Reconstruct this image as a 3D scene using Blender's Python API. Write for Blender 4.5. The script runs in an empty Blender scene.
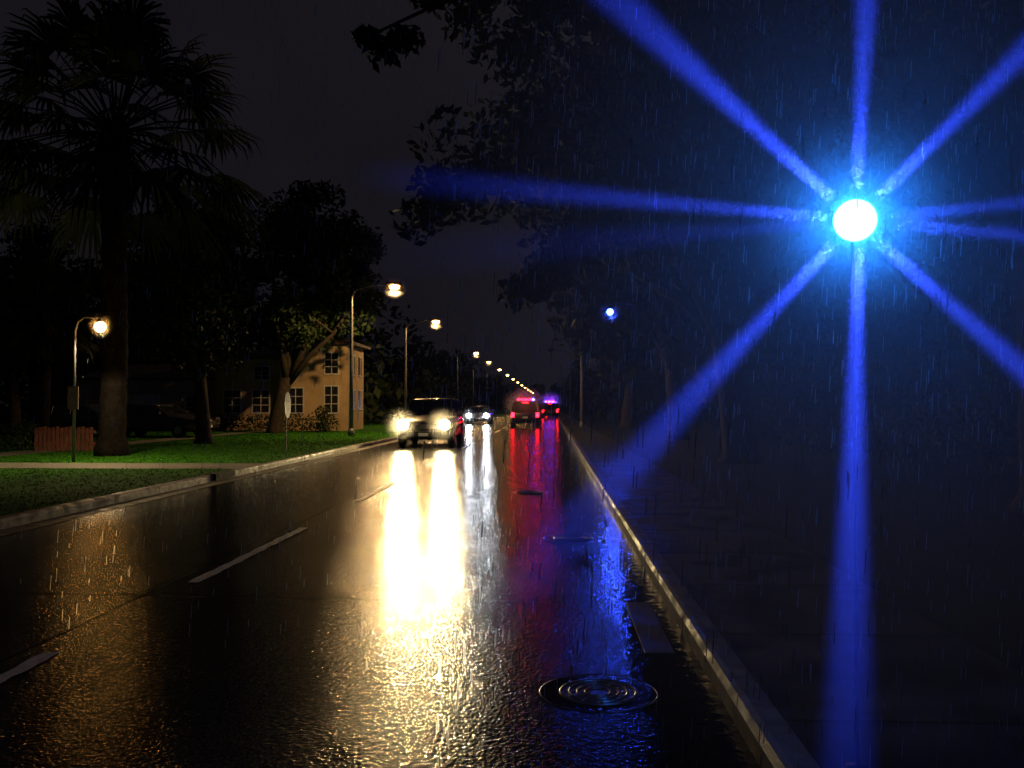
import bpy, math, random
import numpy as np
from mathutils import Vector, Matrix
random.seed(7); rng=np.random.default_rng(7)
S=bpy.context.scene
S.view_settings.view_transform='Standard'; S.view_settings.look='None'; S.view_settings.exposure=0

# ---------------------------------------------------------------- helpers
def link(o,parent=None):
    S.collection.objects.link(o)
    if parent is not None: o.parent=parent
    return o
def empty(name,loc=(0,0,0),rz=0):
    e=bpy.data.objects.new(name,None); e.location=loc; e.rotation_euler=(0,0,rz); e.empty_display_size=.2
    return link(e)
def mesh(name,v,f,mat=None,parent=None,smooth=False,loc=(0,0,0)):
    m=bpy.data.meshes.new(name); m.from_pydata([tuple(map(float,p)) for p in v],[],f); m.update()
    if smooth: m.polygons.foreach_set('use_smooth',[True]*len(m.polygons))
    o=bpy.data.objects.new(name,m); o.location=loc
    if mat: m.materials.append(mat)
    return link(o,parent)
def bevel(o,w,seg=2):
    b=o.modifiers.new('bevel','BEVEL'); b.width=w; b.segments=seg; b.limit_method='ANGLE'; return o
class G:
    """accumulates geometry for one mesh"""
    def __init__(s): s.v=[]; s.f=[]
    def add(s,v,f):
        n=len(s.v); s.v+=[tuple(p) for p in v]; s.f+=[tuple(i+n for i in q) for q in f]
    def box(s,a,b):
        x0,y0,z0=a;x1,y1,z1=b
        s.add([(x0,y0,z0),(x1,y0,z0),(x1,y1,z0),(x0,y1,z0),(x0,y0,z1),(x1,y0,z1),(x1,y1,z1),(x0,y1,z1)],
              [(0,3,2,1),(4,5,6,7),(0,1,5,4),(1,2,6,5),(2,3,7,6),(3,0,4,7)])
    def tube(s,pts,rad,n=8):
        pts=[Vector(p) for p in pts]; v=[];f=[]
        for i,p in enumerate(pts):
            d=(pts[min(i+1,len(pts)-1)]-pts[max(i-1,0)]).normalized()
            a=Vector((1,0,0)) if abs(d.x)<.8 else Vector((0,1,0))
            u=d.cross(a).normalized(); w=d.cross(u)
            for k in range(n):
                t=2*math.pi*k/n; v.append(p+(u*math.cos(t)+w*math.sin(t))*rad[i])
        for i in range(len(pts)-1):
            for k in range(n):
                a=i*n+k;b=i*n+(k+1)%n; f.append((a,b,b+n,a+n))
        f.append(tuple(range(n-1,-1,-1))); f.append(tuple((len(pts)-1)*n+k for k in range(n)))
        s.add(v,f)
    def loft(s,rings):
        n=len(rings[0]); v=[p for r in rings for p in r]; f=[]
        for i in range(len(rings)-1):
            for k in range(n):
                a=i*n+k;b=i*n+(k+1)%n; f.append((a,b,b+n,a+n))
        f.append(tuple(range(n-1,-1,-1))); f.append(tuple((len(rings)-1)*n+k for k in range(n)))
        s.add(v,f)
    def ball(s,c,r,nu=16,nv=10):
        rx,ry,rz=(r,r,r) if not hasattr(r,'__len__') else r
        v=[(c[0],c[1],c[2]+rz)];f=[]
        for i in range(1,nv):
            ph=math.pi*i/nv
            for k in range(nu):
                t=2*math.pi*k/nu; v.append((c[0]+rx*math.sin(ph)*math.cos(t),c[1]+ry*math.sin(ph)*math.sin(t),c[2]+rz*math.cos(ph)))
        v.append((c[0],c[1],c[2]-rz)); L=len(v)-1
        for k in range(nu): f.append((0,1+k,1+(k+1)%nu)); f.append((L,L-nu+(k+1)%nu,L-nu+k))
        for i in range(nv-2):
            for k in range(nu):
                a=1+i*nu+k;b=1+i*nu+(k+1)%nu; f.append((a,a+nu,b+nu,b))
        s.add(v,f)
    def obj(s,name,mat,parent=None,smooth=False): return mesh(name,s.v,s.f,mat,parent,smooth)

# ---------------------------------------------------------------- materials
def mat(name,col,rough=.6,metal=0,spec=.5,noise=None,bump=None,emis=None,rvar=None,coat=0):
    m=bpy.data.materials.new(name); m.use_nodes=True; nt=m.node_tree; N=nt.nodes; L=nt.links
    p=N['Principled BSDF']; p.inputs['Base Color'].default_value=(*col,1); p.inputs['Roughness'].default_value=rough
    p.inputs['Metallic'].default_value=metal; p.inputs['Specular IOR Level'].default_value=spec
    p.inputs['Coat Weight'].default_value=coat
    tc=N.new('ShaderNodeTexCoord')
    def nz(scale,detail=5):
        n=N.new('ShaderNodeTexNoise'); n.inputs['Scale'].default_value=scale; n.inputs['Detail'].default_value=detail
        L.new(tc.outputs['Object'],n.inputs['Vector']); return n
    if noise:
        sc,amt=noise; n=nz(sc); r=N.new('ShaderNodeMapRange'); r.inputs['From Min'].default_value=.3; r.inputs['From Max'].default_value=.7
        r.inputs['To Min'].default_value=1-amt; r.inputs['To Max'].default_value=1+amt
        mx=N.new('ShaderNodeVectorMath'); mx.operation='SCALE'; mx.inputs[0].default_value=col
        L.new(n.outputs['Fac'],r.inputs['Value']); L.new(r.outputs['Result'],mx.inputs['Scale']); L.new(mx.outputs['Vector'],p.inputs['Base Color'])
    if rvar:
        sc,lo,hi=rvar; n=nz(sc,3); r=N.new('ShaderNodeMapRange'); r.inputs['From Min'].default_value=.38; r.inputs['From Max'].default_value=.62
        r.inputs['To Min'].default_value=lo; r.inputs['To Max'].default_value=hi
        L.new(n.outputs['Fac'],r.inputs['Value']); L.new(r.outputs['Result'],p.inputs['Roughness'])
    if bump:
        sc,st,dist=bump; n=nz(sc,4); b=N.new('ShaderNodeBump'); b.inputs['Strength'].default_value=st; b.inputs['Distance'].default_value=dist
        L.new(n.outputs['Fac'],b.inputs['Height']); L.new(b.outputs['Normal'],p.inputs['Normal'])
    if emis:
        p.inputs['Emission Color'].default_value=(*emis[0],1); p.inputs['Emission Strength'].default_value=emis[1]
    return m
def leafmat(name,c1,c2,rough=.5,spec=.15):
    m=bpy.data.materials.new(name); m.use_nodes=True; N=m.node_tree.nodes; L=m.node_tree.links; p=N['Principled BSDF']
    g=N.new('ShaderNodeNewGeometry'); r=N.new('ShaderNodeValToRGB'); r.color_ramp.elements[0].color=(*c1,1); r.color_ramp.elements[1].color=(*c2,1)
    L.new(g.outputs['Random Per Island'],r.inputs['Fac']); L.new(r.outputs['Color'],p.inputs['Base Color']); p.inputs['Roughness'].default_value=rough
    p.inputs['Specular IOR Level'].default_value=spec
    return m
M_bark=mat('bark',(.045,.036,.026),.85,noise=(6,.4),bump=(18,.8,.03),spec=.1)
M_palmbark=mat('palm_bark',(.012,.010,.009),.9,noise=(5,.4),bump=(12,.9,.04),spec=.05)
M_leaf=leafmat('leaves',(.020,.034,.013),(.034,.056,.018),.7)
M_leafd=leafmat('leaves_dark',(.018,.028,.012),(.034,.048,.022),.65)
M_palm=leafmat('palm_leaf',(.025,.035,.018),(.04,.052,.025),.65)
M_grassb=leafmat('grass_blades',(.028,.12,.006),(.05,.20,.012),.8,.05)
M_grass=mat('grass_ground',(.034,.14,.010),.9,noise=(3,.5),bump=(40,.6,.03),spec=.05)
M_ground=mat('ground_soil',(.025,.033,.016),.9,noise=(.5,.4),spec=.05)
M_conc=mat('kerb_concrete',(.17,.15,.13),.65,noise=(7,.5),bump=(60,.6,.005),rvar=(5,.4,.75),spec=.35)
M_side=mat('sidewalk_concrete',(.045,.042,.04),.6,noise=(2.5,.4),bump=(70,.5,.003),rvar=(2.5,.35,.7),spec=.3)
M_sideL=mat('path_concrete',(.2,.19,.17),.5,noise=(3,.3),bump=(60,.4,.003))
M_paint=mat('road_paint',(.8,.8,.76),.45,noise=(14,.25),bump=(120,.8,.004))
M_tar=mat('tar_seal',(.01,.01,.01),.2,bump=(60,.5,.003))
M_water=mat('puddle_water',(.008,.008,.009),.10,bump=(30,.7,.006),spec=.6)
M_iron=mat('cast_iron',(.3,.29,.28),.3,metal=.85,bump=(50,.5,.004))
M_pole=mat('pole_metal',(.14,.14,.14),.5,metal=.5,noise=(4,.3))
M_galv=mat('galvanised_steel',(.3,.3,.3),.5,metal=.2,noise=(4,.2))
M_black=mat('black_metal',(.008,.008,.009),.8,spec=.1)
M_rub=mat('rubber',(.015,.015,.015),.8)
M_glass=mat('car_glass',(.01,.012,.014),.05,spec=.8)
M_chrome=mat('chrome',(.5,.5,.5),.15,metal=1)
M_plate=mat('plate',(.6,.6,.58),.5)
M_white=mat('white_trim',(.6,.57,.5),.6,noise=(8,.1))
M_board=mat('weathered_board',(.10,.09,.08),.8,noise=(4,.4))
M_stucco=mat('beige_stucco',(.50,.35,.19),.85,noise=(1.2,.18),bump=(40,.3,.01))
M_roof=mat('roof_tile',(.10,.06,.045),.8,noise=(5,.4),bump=(10,.6,.04))
M_brickred=mat('red_wood',(.17,.06,.04),.7,noise=(6,.3))
M_dwin=mat('window_glass',(.015,.015,.015),.35,spec=.3)
M_dred=mat('tail_lens_unlit',(.12,.01,.01),.2)
M_signw=mat('sign_face',(.3,.3,.29),.5)
M_warm=mat('lamp_warm',(1,.8,.5),.4,emis=((1,.46,.10),60))
M_head=mat('headlight_lens',(1,.9,.7),.2,emis=((1,.74,.32),340))
M_headw=mat('headlight_lens_cool',(1,1,1),.2,emis=((.80,.92,1),140))
M_tail=mat('tail_light',(.5,.01,.01),.2,emis=((1,.006,.012),25))
M_redl=mat('beacon_red',(.5,.01,.01),.2,emis=((1,.006,.03),45))
M_bluel=mat('beacon_blue_small',(.01,.02,.5),.2,emis=((.03,.06,1),60))
M_bluep=mat('beacon_blue_violet',(.01,.02,.5),.2,emis=((.03,.03,1),120))
M_blue=mat('beacon_blue',(.1,.3,1),.2,emis=((.015,.20,1),95))

# asphalt
def asphalt():
    m=bpy.data.materials.new('wet_asphalt'); m.use_nodes=True; N=m.node_tree.nodes; L=m.node_tree.links; p=N['Principled BSDF']
    tc=N.new('ShaderNodeTexCoord')
    def nz(s,d=4,v=None,r=.5):
        n=N.new('ShaderNodeTexNoise'); n.inputs['Scale'].default_value=s; n.inputs['Detail'].default_value=d; n.inputs['Roughness'].default_value=r
        L.new(v if v else tc.outputs['Object'],n.inputs['Vector']); return n.outputs['Fac']
    def mr(x,a,b,c,d):
        r=N.new('ShaderNodeMapRange'); r.inputs[1].default_value=a; r.inputs[2].default_value=b; r.inputs[3].default_value=c; r.inputs[4].default_value=d
        L.new(x,r.inputs[0]); return r.outputs[0]
    def mm(op,a,b):
        q=N.new('ShaderNodeMath'); q.operation=op
        for i,x in enumerate((a,b)):
            if isinstance(x,(int,float)): q.inputs[i].default_value=x
            else: L.new(x,q.inputs[i])
        return q.outputs[0]
    wet=mr(nz(.55,4),.46,.60,0,1)       # standing water film in low spots
    sp=N.new('ShaderNodeSeparateXYZ'); L.new(tc.outputs['Object'],sp.inputs[0])
    edge=mr(mm('ADD',sp.outputs['X'],mm('MULTIPLY',nz(.9,2),.6)),.58,.85,0,1)   # water collects at the right kerb
    rough=mm('MULTIPLY',mr(nz(50,3),.3,.7,.14,.21),mr(wet,0,1,1,.9)); rough=mm('MULTIPLY',rough,mr(edge,0,1,1,.4)); L.new(rough,p.inputs['Roughness'])
    cr=N.new('ShaderNodeValToRGB'); cr.color_ramp.elements[0].color=(.006,.006,.006,1); cr.color_ramp.elements[1].color=(.024,.0235,.022,1)
    cr.color_ramp.elements[0].position=.35; cr.color_ramp.elements[1].position=.7
    L.new(nz(140,3),cr.inputs['Fac']); L.new(cr.outputs['Color'],p.inputs['Base Color'])
    vo=N.new('ShaderNodeTexVoronoi'); vo.inputs['Scale'].default_value=55; L.new(tc.outputs['Object'],vo.inputs['Vector'])
    h=mm('ADD',mm('MULTIPLY',vo.outputs['Distance'],.6),mm('MULTIPLY',nz(26,3,None,.5),1.2))
    h=mm('MULTIPLY',h,mr(wet,0,1,1,.8)); h=mm('MULTIPLY',h,mr(edge,0,1,1,.2))
    h=mm('ADD',h,mm('MULTIPLY',nz(2.2,2),.4)); h=mm('ADD',h,mm('MULTIPLY',mm('MULTIPLY',nz(10,3),edge),1.8))
    b=N.new('ShaderNodeBump'); b.inputs['Strength'].default_value=.95; b.inputs['Distance'].default_value=.0042
    L.new(h,b.inputs['Height']); L.new(b.outputs['Normal'],p.inputs['Normal'])
    p.inputs['Specular IOR Level'].default_value=.38
    return m
M_asph=asphalt()

# ---------------------------------------------------------------- world
w=bpy.data.worlds.new('World'); S.world=w; w.use_nodes=True; N=w.node_tree.nodes; L=w.node_tree.links
bg=N['Background']; sky=N.new('ShaderNodeTexSky'); sky.sky_type='NISHITA'; sky.sun_disc=False
sky.sun_elevation=math.radians(2); sky.sun_rotation=math.radians(200); sky.air_density=1; sky.dust_density=3
mx=N.new('ShaderNodeMixRGB'); mx.blend_type='MIX'; mx.inputs[0].default_value=.85
sc=N.new('ShaderNodeVectorMath'); sc.operation='SCALE'; sc.inputs['Scale'].default_value=.002; L.new(sky.outputs[0],sc.inputs[0])
tcw=N.new('ShaderNodeTexCoord'); nw=N.new('ShaderNodeTexNoise'); nw.inputs['Scale'].default_value=1.6; nw.inputs['Detail'].default_value=4
L.new(tcw.outputs['Generated'],nw.inputs['Vector']); rw=N.new('ShaderNodeValToRGB')
rw.color_ramp.elements[0].position=.3; rw.color_ramp.elements[0].color=(.0048,.0043,.0062,1); rw.color_ramp.elements[1].position=.7; rw.color_ramp.elements[1].color=(.0112,.0096,.0126,1)
L.new(nw.outputs['Fac'],rw.inputs['Fac'])
L.new(sc.outputs[0],mx.inputs[1]); L.new(rw.outputs['Color'],mx.inputs[2])
L.new(mx.outputs[0],bg.inputs['Color']); bg.inputs['Strength'].default_value=1.0
sd=bpy.data.lights.new('moon','SUN'); sd.energy=.002; sd.angle=math.radians(10); sd.color=(.8,.85,1)
so=bpy.data.objects.new('moonlight',sd); so.rotation_euler=(math.radians(50),0,math.radians(200)); link(so)

# ---------------------------------------------------------------- ground, road
def sheet(name,x0,x1,y0,y1,z,m):
    return mesh(name,[(x0,y0,z),(x1,y0,z),(x1,y1,z),(x0,y1,z)],[(0,1,2,3)],m)
LK,RK,CL=-6.6,.87,-3.0
sheet('ground',-900,900,-60,1500,-.06,M_ground)
sheet('road',LK-.02,RK+.02,-12,900,0,M_asph)
sheet('grass_verge',-140,LK-.155,-12,900,.118,M_grass)
sheet('grass_verge',RK+.155,140,-12,900,.112,M_ground)
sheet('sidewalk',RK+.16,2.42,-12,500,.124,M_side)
g=G()
for i in range(60):
    y=-2+i*1.5; g.box((RK+.17,y,.1),(2.40,y+.02,.1255))
g.obj('sidewalk_joint',M_black)
def kerb(name,xf,s):
    prof=[(0,-.03),(0,.09),(.02,.125),(.05,.132),(.15,.132),(.15,-.03)]
    g=G(); y=-12
    while y<400:
        Lk=3.0 if y<80 else 40
        j=random.uniform(-.004,.004)
        a=[(xf+s*(px+j),y+.006,pz) for px,pz in prof]; b=[(xf+s*(px+j),y+Lk-.006,pz) for px,pz in prof]
        g.loft([a,b] if s>0 else [b,a]); y+=Lk
    return g.obj(name,M_conc)
kerb('kerb',RK,1); kerb('kerb',LK,-1)
sheet('gutter',LK+.005,LK+.35,-12,400,.004,M_conc)
sheet('driveway',-40,LK-.16,19.2,21.0,.124,M_sideL)
sheet('footpath',-15.9,-14.7,21.02,300,.124,M_sideL)
g=G()
def dash(y0,y1,wd=.05):
    n=24; v=[];f=[]
    for i in range(n+1):
        t=y0+(y1-y0)*i/n
        v+=[(CL-wd+random.uniform(-.012,.012),t,.0075),(CL+wd+random.uniform(-.012,.012),t,.0075)]
        if i: k=2*i; f.append((k-2,k-1,k+1,k))
    g.add(v,f)
for a,b in ((3.4,5.35),(7.5,10.9),(13.9,17.4),(22,26),(31,35),(40,44),(49,53),(58,62),(67,71),(76,80),(85,89),(94,98)): dash(a,b)
g.obj('lane_marking',M_paint)
g=G()
def seam(p0,p1,wd=.03,amp=.05,n=40,z=.004):
    v=[];f=[];dx,dy=p1[0]-p0[0],p1[1]-p0[1];l=math.hypot(dx,dy);nx,ny=-dy/l,dx/l;o=0
    for i in range(n+1):
        t=i/n; o=o*.85+random.uniform(-amp,amp)*.4; ww=wd*random.uniform(.5,1.3)
        x=p0[0]+dx*t+nx*o; yy=p0[1]+dy*t+ny*o
        v+=[(x-nx*ww,yy-ny*ww,z),(x+nx*ww,yy+ny*ww,z)]
        if i: k=2*i; f.append((k-2,k,k+1,k-1))
    g.add(v,f)
seam((-5.8,7.1),(.1,6.9),.016); seam((-3.22,2.5),(-3.2,30),.014,.03,90,.0045); seam((-6,16.5),(.4,16.1),.02,.05,40,.005); seam((-2,11.2),(.3,11.3),.012)
g.obj('tar_seam',M_tar)

# manholes
def manhole(loc,R):
    e=empty('manhole_cover',loc)
    def ring(g,r0,r1,z0,z1,n=64,crown=.004):
        v=[];f=[]
        for k in range(n):
            t=2*math.pi*k/n;c,s_=math.cos(t),math.sin(t)
            for j in range(7):
                u=j/6; rr=r0+(r1-r0)*u; zz=z0+(z1+crown-z0)*math.sin(math.pi*u)**.7 if 0<j<6 else z0
                v.append((rr*c,rr*s_,zz))
        for k in range(n):
            a=k*7;b=((k+1)%n)*7
            for j in range(6): f.append((a+j,a+j+1,b+j+1,b+j))
        g.add(v,f)
    g=G(); n=48
    g.add([(R*.60*math.cos(2*math.pi*k/n),R*.60*math.sin(2*math.pi*k/n),.003) for k in range(n)],[tuple(range(n))])
    for r in (.18,.32,.46): ring(g,R*r,R*(r+.06),.003,.006)
    for k in range(12):
        t=2*math.pi*k/12
        for r in (.28,.42,.55): g.ball((R*r*math.cos(t),R*r*math.sin(t),.004),(.011,.011,.004),8,6)
    g.obj('cover',M_iron,e,True)
    g=G(); ring(g,R*.60,R*.67,.001,.008,crown=.003); ring(g,R*.975,R,.001,.002,crown=.001); g.obj('frame_ring',M_iron,e,True)
    g=G(); v=[]
    for k in range(n):
        t=2*math.pi*k/n; v+=[(R*.675*math.cos(t),R*.675*math.sin(t),.002),(R*.97*math.cos(t),R*.97*math.sin(t),.002)]
    g.add(v,[(2*k,2*k+1,(2*k+3)%(2*n),(2*k+2)%(2*n)) for k in range(n)]); g.obj('wet_collar',M_water,e)
manhole((.25,4.75,0),.31); manhole((.26,10.2,0),.34); manhole((-.35,15.5,0),.33)
e=empty('storm_drain',(.66,6.2,0)); g=G(); g.box((-.09,-.7,-.02),(.09,.7,.006)); bevel(g.obj('slab',M_side,e),.003)
e=empty('storm_drain',(LK-.02,18.0,0)); g=G(); g.box((-.16,-.55,.02),(.06,.55,.145)); bevel(g.obj('inlet_hood',M_black,e),.01)

# ---------------------------------------------------------------- vegetation
def leafcloud(centers,rads,counts,size,flat=.8):
    P=[]
    for c,r,n in zip(centers,rads,counts):
        q=rng.normal(size=(n,3)); q/=np.linalg.norm(q,axis=1)[:,None]+1e-9
        q*= (rng.random(n)**.45)[:,None]*np.array([r,r,r*flat]); P.append(q+np.array(c))
    P=np.concatenate(P); n=len(P)
    a=rng.normal(size=(n,3)); a/=np.linalg.norm(a,axis=1)[:,None]
    b=rng.normal(size=(n,3)); b-= (a*b).sum(1)[:,None]*a; b/=np.linalg.norm(b,axis=1)[:,None]
    sz=size*rng.uniform(.6,1.4,n)[:,None]
    v=np.stack([P-a*sz,P+b*sz*.45,P+a*sz,P-b*sz*.45],1).reshape(-1,3)
    return v,n
def cloudobj(name,v,n,m,parent=None):
    me=bpy.data.meshes.new(name); me.vertices.add(len(v)); me.vertices.foreach_set('co',v.astype(np.float32).ravel())
    me.loops.add(4*n); me.loops.foreach_set('vertex_index',np.arange(4*n,dtype=np.int32))
    me.polygons.add(n); me.polygons.foreach_set('loop_start',np.arange(0,4*n,4,dtype=np.int32)); me.update(calc_edges=True); me.validate()
    me.materials.append(m); o=bpy.data.objects.new(name,me); return link(o,parent)
def tree(name,base,trunk_h,tr,cc,cr,nclus,nleaf,size,m=M_leaf,clr=1.0,extra=[],limbs=9):
    e=empty(name,base); bx,by,bz=base; c=Vector(cc)-Vector(base); g=G()
    top=Vector((c.x*.35,c.y*.35,trunk_h))
    g.tube([(0,0,-.1),(0.02,0,.25),(top.x*.4,top.y*.4,trunk_h*.55),top],[tr*1.5,tr*1.05,tr*.9,tr*.8],12)
    cen=[];
    for i in range(nclus):
        q=rng.normal(size=3); q/=np.linalg.norm(q); r=rng.random()**.38
        cen.append((c.x+q[0]*cr[0]*r,c.y+q[1]*cr[1]*r,c.z+q[2]*cr[2]*r))
    ends=random.sample(cen,min(limbs,len(cen)))
    for p in ends:
        p=Vector(p); mid=top.lerp(p,.5)+Vector((random.uniform(-.4,.4),random.uniform(-.4,.4),random.uniform(-.5,.3)))
        g.tube([top-Vector((0,0,tr)),top.lerp(mid,.5),mid,p],[tr*.55,tr*.42,tr*.27,tr*.08],7)
        for _ in range(2):
            q=Vector(random.choice(cen)); 
            if (q-mid).length<max(cr)*.9: g.tube([mid,mid.lerp(q,.5)+Vector((0,0,.2)),q],[tr*.2,tr*.12,tr*.04],5)
    rad=[clr*random.uniform(.6,1.25) for _ in cen]; cnt=[max(8,int(nleaf/len(cen)*r/clr)) for r in rad]
    for pts,lr in extra:
        pts=[Vector(p)-Vector(base) for p in pts]; k=len(pts)
        g.tube([top]+pts,[tr*.25]+[tr*.14*(1-i/k)+.01 for i in range(k)],6)
        for a,b in zip(pts[:-1],pts[1:]):
            for t in (.15,.35,.55,.75,.95):
                q=a.lerp(b,t)+Vector((random.uniform(-.3,.3),random.uniform(-.6,.6),random.uniform(-.5,.2)))
                cen.append(tuple(q)); rad.append(lr*random.uniform(.5,1.2)); cnt.append(int(110*lr/.5))
    g.obj('trunk_and_limbs',M_bark,e,True)
    v,n=leafcloud(cen,rad,cnt,size); cloudobj('foliage',v,n,m,e)
    return e
tree('broadleaf_tree',(-12.5,32,.1),2.4,.27,(-12.9,32,5.9),(2.3,2.4,3.0),70,14000,.12,clr=.8)
tree('broadleaf_tree',(-13.6,44,.1),2.8,.36,(-11.8,44,8.3),(3.3,3.2,3.8),100,20000,.15,clr=1.0)
tree('broadleaf_tree',(-17.5,45,.1),3,.3,(-18.5,45,7.4),(4,3.0,3.8),80,12000,.18,clr=1.1)
tree('broadleaf_tree',(-28,46,.1),3,.3,(-27,44,7.2),(4.5,3.5,3.8),80,10000,.18,M_leafd,clr=1.1)
tree('broadleaf_tree',(-36,50,.1),3,.3,(-34,48,6),(5,4,4.5),60,8000,.2,M_leafd,clr=1.2)
tree('broadleaf_tree',(4.6,22,.1),3.4,.42,(3.4,22,9.6),(6.2,6,4.6),150,44000,.14,M_leafd,clr=1.35,limbs=14,
     extra=[([(0,21.5,7.2),(-2,21,6.6),(-3.2,21,5.9)],.6),([(1.5,21,6),(.3,21,5),(-.6,21,4.3)],.6)])
tree('broadleaf_tree',(6.6,12,.1),3.6,.45,(6.8,13.2,9.6),(6.2,5,4.8),120,34000,.11,M_leafd,clr=1.25,limbs=12,
     extra=[([(3,13,8.3),(.6,13.3,8.2),(-.6,13.4,7.9),(-1.7,13.5,7.6),(-2.6,13.5,7.2)],.30),([(2,13,7.8),(.5,13,7.6),(-.3,13,7.1)],.4)])
tree('broadleaf_tree',(5.2,37,.1),3.2,.4,(4.6,37,9),(5.6,5.6,5.6),120,22000,.18,M_leafd,clr=1.45)
tree('broadleaf_tree',(4.6,54,.1),3,.4,(5.6,54,8.4),(5.4,5.4,6.2),100,16000,.24,M_leafd,clr=1.5)
tree('broadleaf_tree',(12,26,.1),2.6,.4,(12,26,6.6),(5.5,5,5.4),100,20000,.18,M_leafd,clr=1.4)
tree('broadleaf_tree',(19,30,.1),2.6,.4,(19,30,6.8),(6,5,5.8),90,15000,.2,M_leafd,clr=1.5)
tree('broadleaf_tree',(13,45,.1),2.6,.4,(12,45,6.5),(6,5,5.9),90,13000,.24,M_leafd,clr=1.6)
def mass(name,xr,yr,h,n,size):
    c=[];r=[];k=[]
    for i in range(n):
        y=random.uniform(*yr); x=random.uniform(*xr); hh=h*random.uniform(.45,1)
        for z in np.arange(.8,hh,1.6): c.append((x+random.uniform(-1.5,1.5),y+random.uniform(-1,1),z)); r.append(random.uniform(1.2,2.2)); k.append(26)
    v,m_=leafcloud(c,r,k,size); return cloudobj(name,v,m_,M_leafd)
mass('distant_trees',(-24,-12.5),(62,330),10,150,.42)
mass('distant_trees',(4.5,16),(68,330),11,130,.42)
mass('distant_trees',(-70,-24),(62,110),11,120,.5)
mass('distant_trees',(14,60),(50,90),12,140,.5)
mass('distant_trees',(-16,8),(420,460),12,40,.8)
def hedge(name,a,b,wd,h,n,size=.07,m=M_leafd):
    c=[];r=[];k=[]
    Ln=math.dist(a,b); q=int(Ln/.5)
    for i in range(q+1):
        t=i/max(q,1)
        for z in np.arange(.25,h,.4): c.append((a[0]+(b[0]-a[0])*t,a[1]+(b[1]-a[1])*t,z+.1)); r.append(wd*random.uniform(.75,1.1)); k.append(n)
    v,m_=leafcloud(c,r,k,size); return cloudobj(name,v,m_,m)
hedge('hedge',(-18.5,46.5),(-11.3,46.5),.45,.9,70,.08)
hedge('hedge',(8.5,14),(8.5,40),.5,1.8,40,.09)
hedge('bush',(-16.5,26.6),(-15.9,26.6),.4,.9,160,.07,M_leaf)
hedge('bush',(-11.5,45.2),(-11.2,45),.5,1.3,160,.08,M_leaf)
n=60000; X=rng.uniform(-22,LK-.17,n); Y=rng.uniform(10,46,n); k=~(((Y>19.15)&(Y<21.05))|((X>-15.92)&(X<-14.68)&(Y>21.0))); X=X[k];Y=Y[k]; n=len(X)
h=rng.uniform(.012,.032,n); a=rng.uniform(0,6.28,n); wd=.008+Y*.00025
dx=np.cos(a)*wd; dy=np.sin(a)*wd; lx=rng.normal(size=n)*.03; ly=rng.normal(size=n)*.03; z0=np.full(n,.117)
v=np.stack([np.stack([X-dx,Y-dy,z0],1),np.stack([X+dx,Y+dy,z0],1),np.stack([X+lx+dx*.2,Y+ly+dy*.2,z0+h],1),np.stack([X+lx-dx*.2,Y+ly-dy*.2,z0+h],1)],1).reshape(-1,3)
cloudobj('grass',v,n,M_grassb)

def palm(base,H,nf=52,sc_=1.0):
    e=empty('palm_tree',base); g=G()
    zs=np.linspace(-.1,H,28); g.tube([(.06*math.sin(z*.5),0,z) for z in zs],[ (.44 if z<.3 else .35-.005*z)+(.025 if i%2 else 0) for i,z in enumerate(zs)],14)
    g.obj('trunk',M_palmbark,e,True)
    top=Vector((0,0,H)); L_=G(); St=G()
    for i in range(nf):
        az=i*2.39996+random.uniform(-.2,.2); u=i/(nf-1)
        el=math.radians(78-112*u**.85+random.uniform(-7,7))
        d=Vector((math.cos(az)*math.cos(el),math.sin(az)*math.cos(el),math.sin(el)))
        pl=random.uniform(2.0,2.7)*sc_; droop=Vector((0,0,-.75*math.cos(el)*sc_))
        p1=top+d*pl*.55+droop*.15; p2=top+d*pl+droop*.6
        St.tube([top+d*.15,p1,p2],[.04,.028,.018],5)
        d2=(p2-p1).normalized(); side=d2.cross(Vector((0,0,1)));
        if side.length<.1: side=Vector((1,0,0))
        side.normalize(); up=side.cross(d2).normalized()
        for s_ in range(27):
            th=math.radians(-105+210*s_/26+random.uniform(-3,3)); ln=random.uniform(1.25,1.65)*(1-.4*abs(th)/1.9)*sc_
            dd=(d2*math.cos(th)+side*math.sin(th)+up*.12*math.cos(th*2)).normalized()
            a=p2; b=p2+dd*ln*.5+Vector((0,0,-.03)); c=p2+dd*ln*.85+Vector((0,0,-.2*ln)); t=p2+dd*ln*.98+Vector((0,0,-.45*ln*random.uniform(.6,1.2)))
            nn=dd.cross(up).normalized()
            L_.add([a-nn*.012,a+nn*.012,b+nn*.055,b-nn*.055,c+nn*.034,c-nn*.034,t],[(0,1,2,3),(3,2,4,5),(5,4,6)])
    L_.obj('fronds',M_palm,e); St.obj('petioles',M_palmbark,e)
    sk=G()
    for i in range(170):
        az=random.uniform(0,6.283); z=H-random.uniform(.1,1.2); r0=.33; ln=random.uniform(.5,1.1)
        a=Vector((math.cos(az)*r0,math.sin(az)*r0,z)); t=a+Vector((math.cos(az)*.3,math.sin(az)*.3,-ln)); nn=Vector((-math.sin(az),math.cos(az),0))*.06
        sk.add([a-nn,a+nn,t+nn*.4,t-nn*.4],[(0,1,2,3)])
    sk.obj('dry_skirt',M_palmbark,e)
palm((-12.0,24.2,.1),8.9,60,1.15)
palm((-18.6,32,.1),4.6,34,.7)

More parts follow.
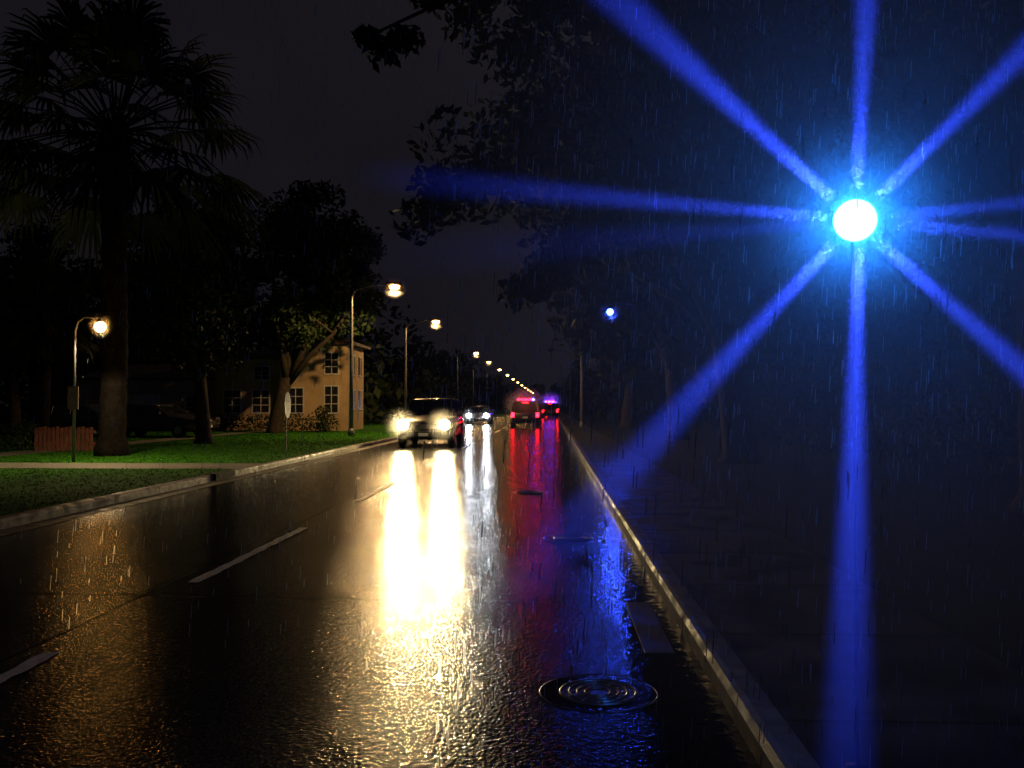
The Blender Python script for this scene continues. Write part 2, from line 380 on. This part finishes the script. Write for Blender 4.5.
# ---------------------------------------------------------------- lights
def point(name,loc,P,col,r=.1,parent=None,kind='POINT',size=60,blend=.5,aim=None):
    l=bpy.data.lights.new(name,kind); l.energy=P; l.color=col; l.shadow_soft_size=r
    if kind=='SPOT': l.spot_size=math.radians(size); l.spot_blend=blend
    o=bpy.data.objects.new(name,l); o.location=loc
    if aim is not None: o.rotation_euler=Vector(aim).to_track_quat('-Z','Y').to_euler()
    return link(o,parent)
def volume(name,c,r,dens,parent=None,power=2.0,nu=32,nv=20,step=1.0):
    """local mist added around a lamp for its glow: density fades smoothly to nothing at the edge of the region"""
    r=(r,r,r) if not hasattr(r,'__len__') else r
    g=G(); g.ball((0,0,0),r,nu,nv)
    m=bpy.data.materials.new(name); m.use_nodes=True; N=m.node_tree.nodes; L=m.node_tree.links; N.remove(N['Principled BSDF'])
    v=N.new('ShaderNodeVolumeScatter'); v.inputs['Anisotropy'].default_value=0; v.inputs['Color'].default_value=(1,1,1,1)
    tc=N.new('ShaderNodeTexCoord')
    dv=N.new('ShaderNodeVectorMath'); dv.operation='DIVIDE'; dv.inputs[1].default_value=[x*.98 for x in r]; L.new(tc.outputs['Object'],dv.inputs[0])
    ln=N.new('ShaderNodeVectorMath'); ln.operation='DOT_PRODUCT'; L.new(dv.outputs[0],ln.inputs[0]); L.new(dv.outputs[0],ln.inputs[1])
    def mm(op,a,b=0):
        q=N.new('ShaderNodeMath'); q.operation=op
        for i,x in enumerate((a,b)):
            if isinstance(x,(int,float)): q.inputs[i].default_value=x
            else: L.new(x,q.inputs[i])
        return q.outputs[0]
    d=mm('MULTIPLY',mm('POWER',mm('MAXIMUM',mm('SUBTRACT',1.0,ln.outputs['Value']),0.0),power),dens)
    L.new(d,v.inputs['Density']); L.new(v.outputs[0],N['Material Output'].inputs['Volume'])
    try: m.cycles.volume_step_rate=step
    except Exception: pass
    o=g.obj(name,m,parent,True); o.location=c; return o
def street_lamp(base,H,arm,lit=True,P=0,name='street_lamp',mist=0,pm=M_pole):
    e=empty(name,base); g=G(); s=1 if arm>0 else -1; A=abs(arm)
    pts=[(0,0,0),(0,0,H*.5),(0,0,H-.45),(s*.12,0,H-.18),(s*.45,0,H-.02),(s*A*.6,0,H+.08),(s*(A-.3),0,H+.12)]
    g.tube(pts,[.1,.08,.06,.05,.04,.035,.03],10); g.tube([(0,0,0),(0,0,.35)],[.16,.12],10)
    g.obj('pole_and_arm',pm,e,True)
    g=G(); x=s*A
    g.loft([[(x+s*dx_,y_*w_,H+.1+z_) for y_,z_ in ((-1,0),(-.8,.08),(0,.13),(.8,.08),(1,0),(.7,-.05),(-.7,-.05))] for dx_,w_ in ((-.35,.07),(-.2,.13),(.1,.16),(.32,.13),(.4,.05))])
    g.obj('lamp_head',pm,e,True)
    g=G(); g.ball((x+s*.08,0,H+.02),(.22,.15,.15)); g.obj('lens',M_warm if lit else M_dwin,e,True)
    if P: point('bulb',(x+s*.08,0,H-.17),P,(1,.60,.23),.12,e,'SPOT',168,.12,(0,0,-1))
    if mist: volume('halo_mist',(x+s*.08,0,H+.03),.6,mist,e,nu=24,nv=14,power=2.5)  # mist ball added around the lamp head to make its halo
    return e
for y,x,P,mi in ((40,-8.9,2300,.35),(57,-9.2,1500,.35),(92,-9.5,500,.4),(111,-9.5,500,.4),(135,-9.5,330,0),(160,-9.5,0,0),(185,-9.5,0,0),(212,-9.5,0,0),(242,-9.5,0,0),(275,-9.5,0,0),(310,-9.5,0,0),(350,-9.5,0,0),(395,-9.5,0,0)):
    street_lamp((x,y,.1),6.7,1.85,True,P,mist=mi)
street_lamp((2.0,57,.1),6.7,-1.9,False,pm=M_galv)
street_lamp((2.0,88,.1),6.7,-1.9,False,pm=M_galv)
e=empty('path_lamp',(-11.55,21.4,.1)); g=G(); g.tube([(0,0,0),(0,0,3.2),(.07,0,3.42),(.22,0,3.54),(.45,0,3.52),(.55,0,3.44)],[.04,.03,.025,.02,.018,.018],8); g.obj('post',M_pole,e,True)
g=G(); g.tube([(.60,0,3.50),(.615,0,3.44),(.63,0,3.41)],[.03,.07,.11],14); g.obj('shade',M_black,e,True)
g=G(); g.ball((.625,0,3.30),.13,20,12); g.obj('globe',M_warm,e,True)
g=G(); g.box((-.13,-.07,1.3),(.13,-.04,1.85)); g.obj('notice_panel',M_board,e)
point('bulb',(.625,-.04,3.10),450,(1,.72,.36),.10,e,'SPOT',150,.2,(0,0,-1)); volume('halo_mist',(.625,0,3.34),.34,.6,e,nu=24,nv=14)  # small mist ball added for the globe's halo

e=empty('traffic_sign',(-8.0,27,.1),math.radians(88)); g=G(); g.tube([(0,0,0),(0,0,1.75)],[.03,.03],8); g.obj('post',M_pole,e)
g=G(); n=28; v=[]
for s_ in (-.012,.012): v+=[(.3*math.cos(2*math.pi*k/n),s_-.04,1.4+.4*math.sin(2*math.pi*k/n)) for k in range(n)]
g.add(v,[tuple(range(n)),tuple(range(2*n-1,n-1,-1))]+[(k,k+n,(k+1)%n+n,(k+1)%n) for k in range(n)]); g.obj('panel',M_signw,e)

# ---------------------------------------------------------------- house
def house():
    e=empty('stucco_house',(0,0,0))
    g=G(); g.box((-14.6,48,0),(-10.9,52.2,4.75)); g.obj('walls',M_stucco,e)
    g=G(); g.box((-18.4,48.8,0),(-14.603,53,4.0)); g.box((-27,50,0),(-18.403,56,2.9)); g.obj('wing_walls',M_stucco,e)
    g=G()
    def hip(x0,x1,y0,y1,z,hh,o=.4,rin=1.6):
        x0-=o;x1+=o;y0-=o;y1+=o; ym=(y0+y1)/2
        a=[(x0,y0,z),(x1,y0,z),(x1,y1,z),(x0,y1,z)]; b=[(x,y,z+.14) for x,y,_ in a]
        g.add(a+b+[(x0+rin,ym,z+.14+hh),(x1-rin,ym,z+.14+hh)],[(3,2,1,0),(0,1,5,4),(1,2,6,5),(2,3,7,6),(3,0,4,7),(4,5,9,8),(5,6,9),(6,7,8,9),(7,4,8)])
    hip(-14.6,-10.9,48,52.2,4.755,.55,.35,1.5); hip(-18.4,-14.97,48.8,53,4.005,.5,.3,1.2); hip(-27,-18.75,50,56,2.905,.9,.35,2.5)
    g.obj('roof',M_roof,e)
    gl=G(); fr=G()
    def win(x0,x1,z0,z1,y):
        gl.box((x0,y-.02,z0),(x1,y+.02,z1)); t=.07
        fr.box((x0-t,y-.06,z0-t),(x1+t,y-.022,z0)); fr.box((x0-t,y-.06,z1),(x1+t,y-.022,z1+t))
        fr.box((x0-t,y-.06,z0),(x0,y-.022,z1)); fr.box((x1,y-.06,z0),(x1+t,y-.022,z1))
        k=max(2,int((x1-x0)/.4))
        for i in range(1,k): xx=x0+(x1-x0)*i/k; fr.box((xx-.02,y-.05,z0),(xx+.02,y-.022,z1))
        for i in (1,2): zz=z0+(z1-z0)*i/3; fr.box((x0,y-.045,zz-.018),(x1,y-.024,zz+.018))
    win(-12.1,-11.4,1.1,2.5,48); win(-14.1,-13.3,1.1,2.4,48); win(-12.1,-11.4,3.2,4.3,48); win(-14.1,-13.4,3.2,4.2,48)
    win(-16.3,-15.4,1.1,2.3,48.8); win(-17.9,-17.0,1.1,2.3,48.8); win(-16.2,-15.4,2.9,3.6,48.8); win(-20.5,-19.3,1.1,2.0,50)
    gl.obj('window_glass',M_dwin,e); fr.obj('window_frames',M_white,e)
    g=G(); g.box((-24.6,49.95,.1),(-22,49.99,2.1)); 
    for i in range(4): g.box((-24.6,49.92,.3+i*.5),(-22,49.949,.34+i*.5))
    g.obj('garage_door',M_white,e)
    g=G();f2=G()
    for y in (49.0,50.8):
        for z in (1.3,3.2): g.box((-10.92,y,z),(-10.88,y+.8,z+1)); f2.box((-10.875,y-.08,z-.08),(-10.85,y+.88,z)); f2.box((-10.875,y-.08,z+1),(-10.85,y+.88,z+1.08)); f2.box((-10.875,y+.37,z),(-10.85,y+.43,z+1))
    g.obj('side_glass',M_dwin,e); f2.obj('side_frames',M_white,e)
house()
g=G()
for i in range(14): g.box((-15.45+i*.13,26.4,.12),(-15.45+i*.13+.085,26.43,.82+.02*(i%3)))
g.box((-15.5,26.435,.3),(-13.6,26.47,.38)); g.box((-15.5,26.435,.66),(-13.6,26.47,.74)); g.obj('picket_fence',M_brickred)
g=G()
for i in range(60): g.box((10+i*.26,36,.1),(10+i*.26+.2,36.03,1.6+.03*(i%2)))
g.box((10,36.035,.5),(25.5,36.08,.6)); g.box((10,36.035,1.3),(25.5,36.08,1.4)); g.obj('board_fence',M_board)

# ---------------------------------------------------------------- vehicles (front faces -Y)
def vehicle(name,loc,rz,paint,suv=True,head=None,tail=None,bar=False,headP=0,hcol=(1,.8,.45)):
    e=empty(name,loc,rz); mp=mat(name+'_paint',paint,.25,coat=.6,noise=(30,.08))
    hz=1.0 if suv else .86; rt=1.74 if suv else 1.42; W=.97 if suv else .9
    def sec(y,w_,zb,zt): 
        return [(-w_*.86,y,zb),(-w_,y,zb+.14),(-w_*1.01,y,zt-.3),(-w_*.97,y,zt-.1),(-w_*.86,y,zt-.02),(0,y,zt+.015),(w_*.86,y,zt-.02),(w_*.97,y,zt-.1),(w_*1.01,y,zt-.3),(w_,y,zb+.14),(w_*.86,y,zb)]
    st=[(-2.42,W*.86,.42,hz-.22),(-2.34,W*.94,.34,hz-.08),(-2.1,W*.985,.28,hz+.0),(-1.5,W,.27,hz+.08),(-.95,W,.27,hz+.13),(.5,W,.27,hz+.14),(1.8,W,.27,hz+.14),(2.2,W*.98,.3,hz+.1),(2.38,W*.93,.36,hz-.02)]
    g=G(); g.loft([sec(*s_) for s_ in st]); bevel(g.obj('body',mp,e,True),.02)
    zb=hz+.1; ry=1.95 if suv else 1.2; by=2.28 if suv else 2.0
    def fr(z,w_,y0,y1): return [(-w_,y0+.1,z),(-w_*.8,y0,z),(w_*.8,y0,z),(w_,y0+.1,z),(w_,y1-.08,z),(w_*.8,y1,z),(-w_*.8,y1,z),(-w_,y1-.08,z)]
    g=G(); g.loft([fr(zb,W*.93,-1.05,by),fr(rt-.07,W*.77,-.3,ry)]); g.obj('windows',M_glass,e)
    g=G(); g.loft([fr(rt-.07,W*.79,-.36,ry+.04),fr(rt-.02,W*.77,-.28,ry),fr(rt+.01,W*.62,-.1,ry-.15)]); g.obj('roof',mp,e,True)
    g=G()
    for s_ in (-1,1):
        for y0,y1 in ((-1.0,-.28),(by-.02,ry+.0)): g.tube([(s_*W*.92,y0,zb-.02),(s_*W*.775,y1,rt-.06)],[.045,.038],6)
        for y_ in (.35,1.25): g.tube([(s_*W*.94,y_,zb-.02),(s_*W*.785,y_-.02,rt-.06)],[.035,.03],6)
        g.loft([[(s_*W*1.0,-.72,zb+.02),(s_*W*1.0,-.6,zb+.02),(s_*W*1.0,-.6,zb+.12),(s_*W*1.0,-.72,zb+.12)],[(s_*(W+.22),-.74,zb),(s_*(W+.22),-.58,zb),(s_*(W+.2),-.58,zb+.19),(s_*(W+.2),-.74,zb+.19)]])
    g.obj('pillars_and_mirrors',mp,e)
    g=G();hub=G()
    for s_ in (-1,1):
        for y_ in (-1.5,1.45):
            R=.37 if suv else .33
            g.tube([(s_*(W-.2),y_,R),(s_*(W-.17),y_,R),(s_*(W+.0),y_,R),(s_*(W+.025),y_,R)],[R*.9,R,R,R*.9],24)
            hub.tube([(s_*(W+.0),y_,R),(s_*(W+.035),y_,R)],[R*.62,R*.55],12)
    g.obj('tyres',M_rub,e); hub.obj('wheel_hubs',M_chrome,e)
    g=G(); g.box((-.44,-2.455,hz-.34),(.44,-2.40,hz-.16)); g.box((-.62,-2.45,.40),(.62,-2.39,.56)); g.obj('grille',M_black,e)
    g=G()
    for i in range(4): g.box((-.42,-2.468,hz-.325+i*.042),(.42,-2.456,hz-.31+i*.042))
    g.box((-.8,-2.46,.575),(.8,-2.42,.60)); g.obj('grille_bars',M_pole,e)
    g=G(); g.box((-.17,2.39,.62),(.17,2.41,.74)); g.box((-.17,-2.475,.42),(.17,-2.462,.53)); g.obj('plates',M_plate,e)
    g=G(); g.box((-W*.85,2.36,.36),(W*.85,2.46,.56)); g.obj('rear_bumper',M_black,e)
    hx=W*.74; hzz=hz-.18
    g=G(); lens=G()
    for s_ in (-1,1):
        g.tube([(s_*hx,-2.30,hzz),(s_*hx,-2.43,hzz)],[.20,.20],18)
        lens.ball((s_*hx,-2.43,hzz),(.19,.035,.17))
    g.obj('headlamp_housing',M_black,e); lens.obj('headlamp_lens',head or M_dwin,e,True)
    if headP:
        for s_ in (-1,1):
            point('headlamp_beam',(s_*hx,-2.56,hzz),headP,hcol,.09,e,'SPOT',46,1,(0.05*s_,-1,-.03))
            volume('glow_mist',(s_*hx,-2.86,hzz+.02),(.68,.38,.68),.85,e,nu=24,nv=14,power=2.5)  # mist ball added before each headlamp for its glow
    t=G()
    for s_ in (-1,1):
        t.box((s_*W*.84-.09,2.36,hz-.3),(s_*W*.84+.09,2.43,hz-.0))
    if suv: t.box((-.2,ry+.02,rt-.1),(.2,ry+.07,rt-.06))
    t.obj('tail_lamps',tail or M_dred,e)
    if bar:
        g=G(); g.box((-.6,.2,rt+.02),(.6,.5,rt+.07)); g.obj('light_bar_base',M_black,e)
        r=G();b=G()
        for k,x_ in enumerate((-.5,-.3,-.1,.1,.3,.5)):
            (r if (bar=='red' and k!=0) or (bar=='mix' and k%2==0) else b).ball((x_,.35,rt+.13),(.09,.13,.09))
        r.obj('red_beacons',M_redl,e,True)
        if b.v: b.obj('blue_beacons',M_bluep,e,True)
    return e
sv=vehicle('suv',(-4.4,33.6,0),0,(.02,.02,.022),True,M_head,headP=1850,hcol=(1,.73,.34))
sv=vehicle('sedan_car',(-5.6,72,0),0,(.2,.2,.22),False,M_headw,headP=200,hcol=(.85,.92,1))
pv=vehicle('police_suv',(-1.65,62,0),math.pi,(.02,.012,.014),True,None,mat('brake_light',(.5,.01,.01),.2,emis=((1,.006,.015),30)),bar='red')
volume('glow_mist',(0,1.6,1.5),(1.7,1.5,1.4),.8,pv,nu=24,nv=14)  # mist added for the red glow; the police cars below get theirs too
pv=vehicle('police_suv',(.0,105,0),math.pi,(.05,.05,.06),True,None,M_tail,bar='mix')
volume('glow_mist',(0,.6,1.9),(1.7,1.5,1.4),.5,pv,nu=20,nv=12)
pv=vehicle('police_suv',(.3,128,0),math.pi,(.05,.05,.06),True,None,M_tail,bar='blue')
volume('glow_mist',(0,.6,1.9),(1.9,1.5,1.7),.5,pv,nu=20,nv=12)
vehicle('parked_car',(-17.0,38.5,.12),math.radians(80),(.035,.03,.03),False)
vehicle('parked_car',(-21.5,41,.12),math.radians(85),(.03,.03,.035),False)

# ---------------------------------------------------------------- blue lamps
e=empty('blue_signal_lamp',(2.0,30,.1)); g=G(); g.tube([(.9,0,0),(.9,0,4.5),(.7,0,4.75),(.3,0,4.8),(0,0,4.7)],[.05,.04,.03,.03,.03],8); g.obj('post',M_black,e,True)
g=G(); g.tube([(0,0,4.72),(0,0,4.6)],[.05,.16],14); g.obj('cap',M_black,e)
g=G(); g.ball((0,0,4.5),.11); g.obj('globe',M_bluel,e,True)
point('bulb',(0,-.05,4.3),160,(.03,.08,1),.1,e); volume('halo_mist',(0,0,4.5),.45,.2,e,nu=24,nv=14)  # mist ball added for the blue halo

BX,BY,BZ=1.14,3.4,2.19
e=empty('blue_beacon_lamp',(BX,BY,0)); g=G()
g.tube([(0,.03,.12),(0,.03,2.13)],[.008,.006],10); g.tube([(0,.03,.1),(0,.03,.16)],[.05,.04],12); g.obj('post',M_black,e,True)
g=G(); g.ball((0,0,BZ),.078,24,14); g.obj('lamp_globe',M_blue,e,True)
K=3600
for i,(dx,dz,wd,P) in enumerate(((11,220,5.8,1.15),(-228,215,6.5,1.4),(-345,33,4.0,1.3),(-255,-20,7,.10),(-205,-222,6.5,1.0),(-24,-480,5.4,2.0),(169,-160,6.2,.95),(169,-18,4.2,.8),(169,16,4.2,.7),(169,170,6.2,1.05))):
    d=Vector((dx,-.03*abs(math.hypot(dx,dz)),dz)).normalized()
    o=Vector((0,0,BZ))+d*.09+(Vector((0,-.045,-.0)) if i==5 else Vector((0,0,0)))
    if i==5: d=Vector((dx,-.06*480,dz)).normalized()
    point('ray_spot',tuple(o),K*P,(.024,.060,1),.024,e,'SPOT',wd*1.35,1,d)  # narrow spots added to throw star-shaped rays from the lamp
volume('ray_mist',(BX,BY-.05,BZ-.15),(1.95,.95,2.3),.26,power=1.3,nu=64,nv=40,step=.6)  # mist patch added so the spot rays show, fading outwards
volume('halo_mist',(BX,BY,BZ),.50,1.4,power=3.0,nu=48,nv=30)  # denser mist core added for the glow around the globe

# ---------------------------------------------------------------- rain
n=11500; Y=2.8+rng.random(n)**1.6*22; X=(rng.random(n)-.5)*Y*1.25+.1; Z=rng.uniform(.05,1,n)*(1.6+Y*.5)
k=((Y>4.4)|(X>-.4))&~((X<-6.9)&(Y>13.5)&(Z<3.2)&(rng.random(n)<.75)); X=X[k];Y=Y[k];Z=Z[k]; n=len(X)
Ln=rng.uniform(.03,.085,n); r=np.where(X<-2.5,.0008,.0013); tilt=.06
v1=np.stack([np.stack([X-r,Y,Z],1),np.stack([X+r,Y,Z],1),np.stack([X+r+Ln*tilt,Y,Z+Ln],1),np.stack([X-r+Ln*tilt,Y,Z+Ln],1)],1)
v2=np.stack([np.stack([X,Y-r,Z],1),np.stack([X,Y+r,Z],1),np.stack([X+Ln*tilt,Y+r,Z+Ln],1),np.stack([X+Ln*tilt,Y-r,Z+Ln],1)],1)
v=np.concatenate([v1,v2]).reshape(-1,3)
M_rain=mat('rain_water',(.6,.62,.65),.3,spec=.5)
cloudobj('rain',v,2*n,M_rain)

# ---------------------------------------------------------------- camera
c=bpy.data.cameras.new('cam'); c.lens=31.64; c.sensor_width=36; c.clip_end=2500; c.clip_start=.05
co=bpy.data.objects.new('camera',c); co.location=(0,0,1.5); co.rotation_euler=(math.radians(91.34),0,math.radians(2.42)); link(co); S.camera=co
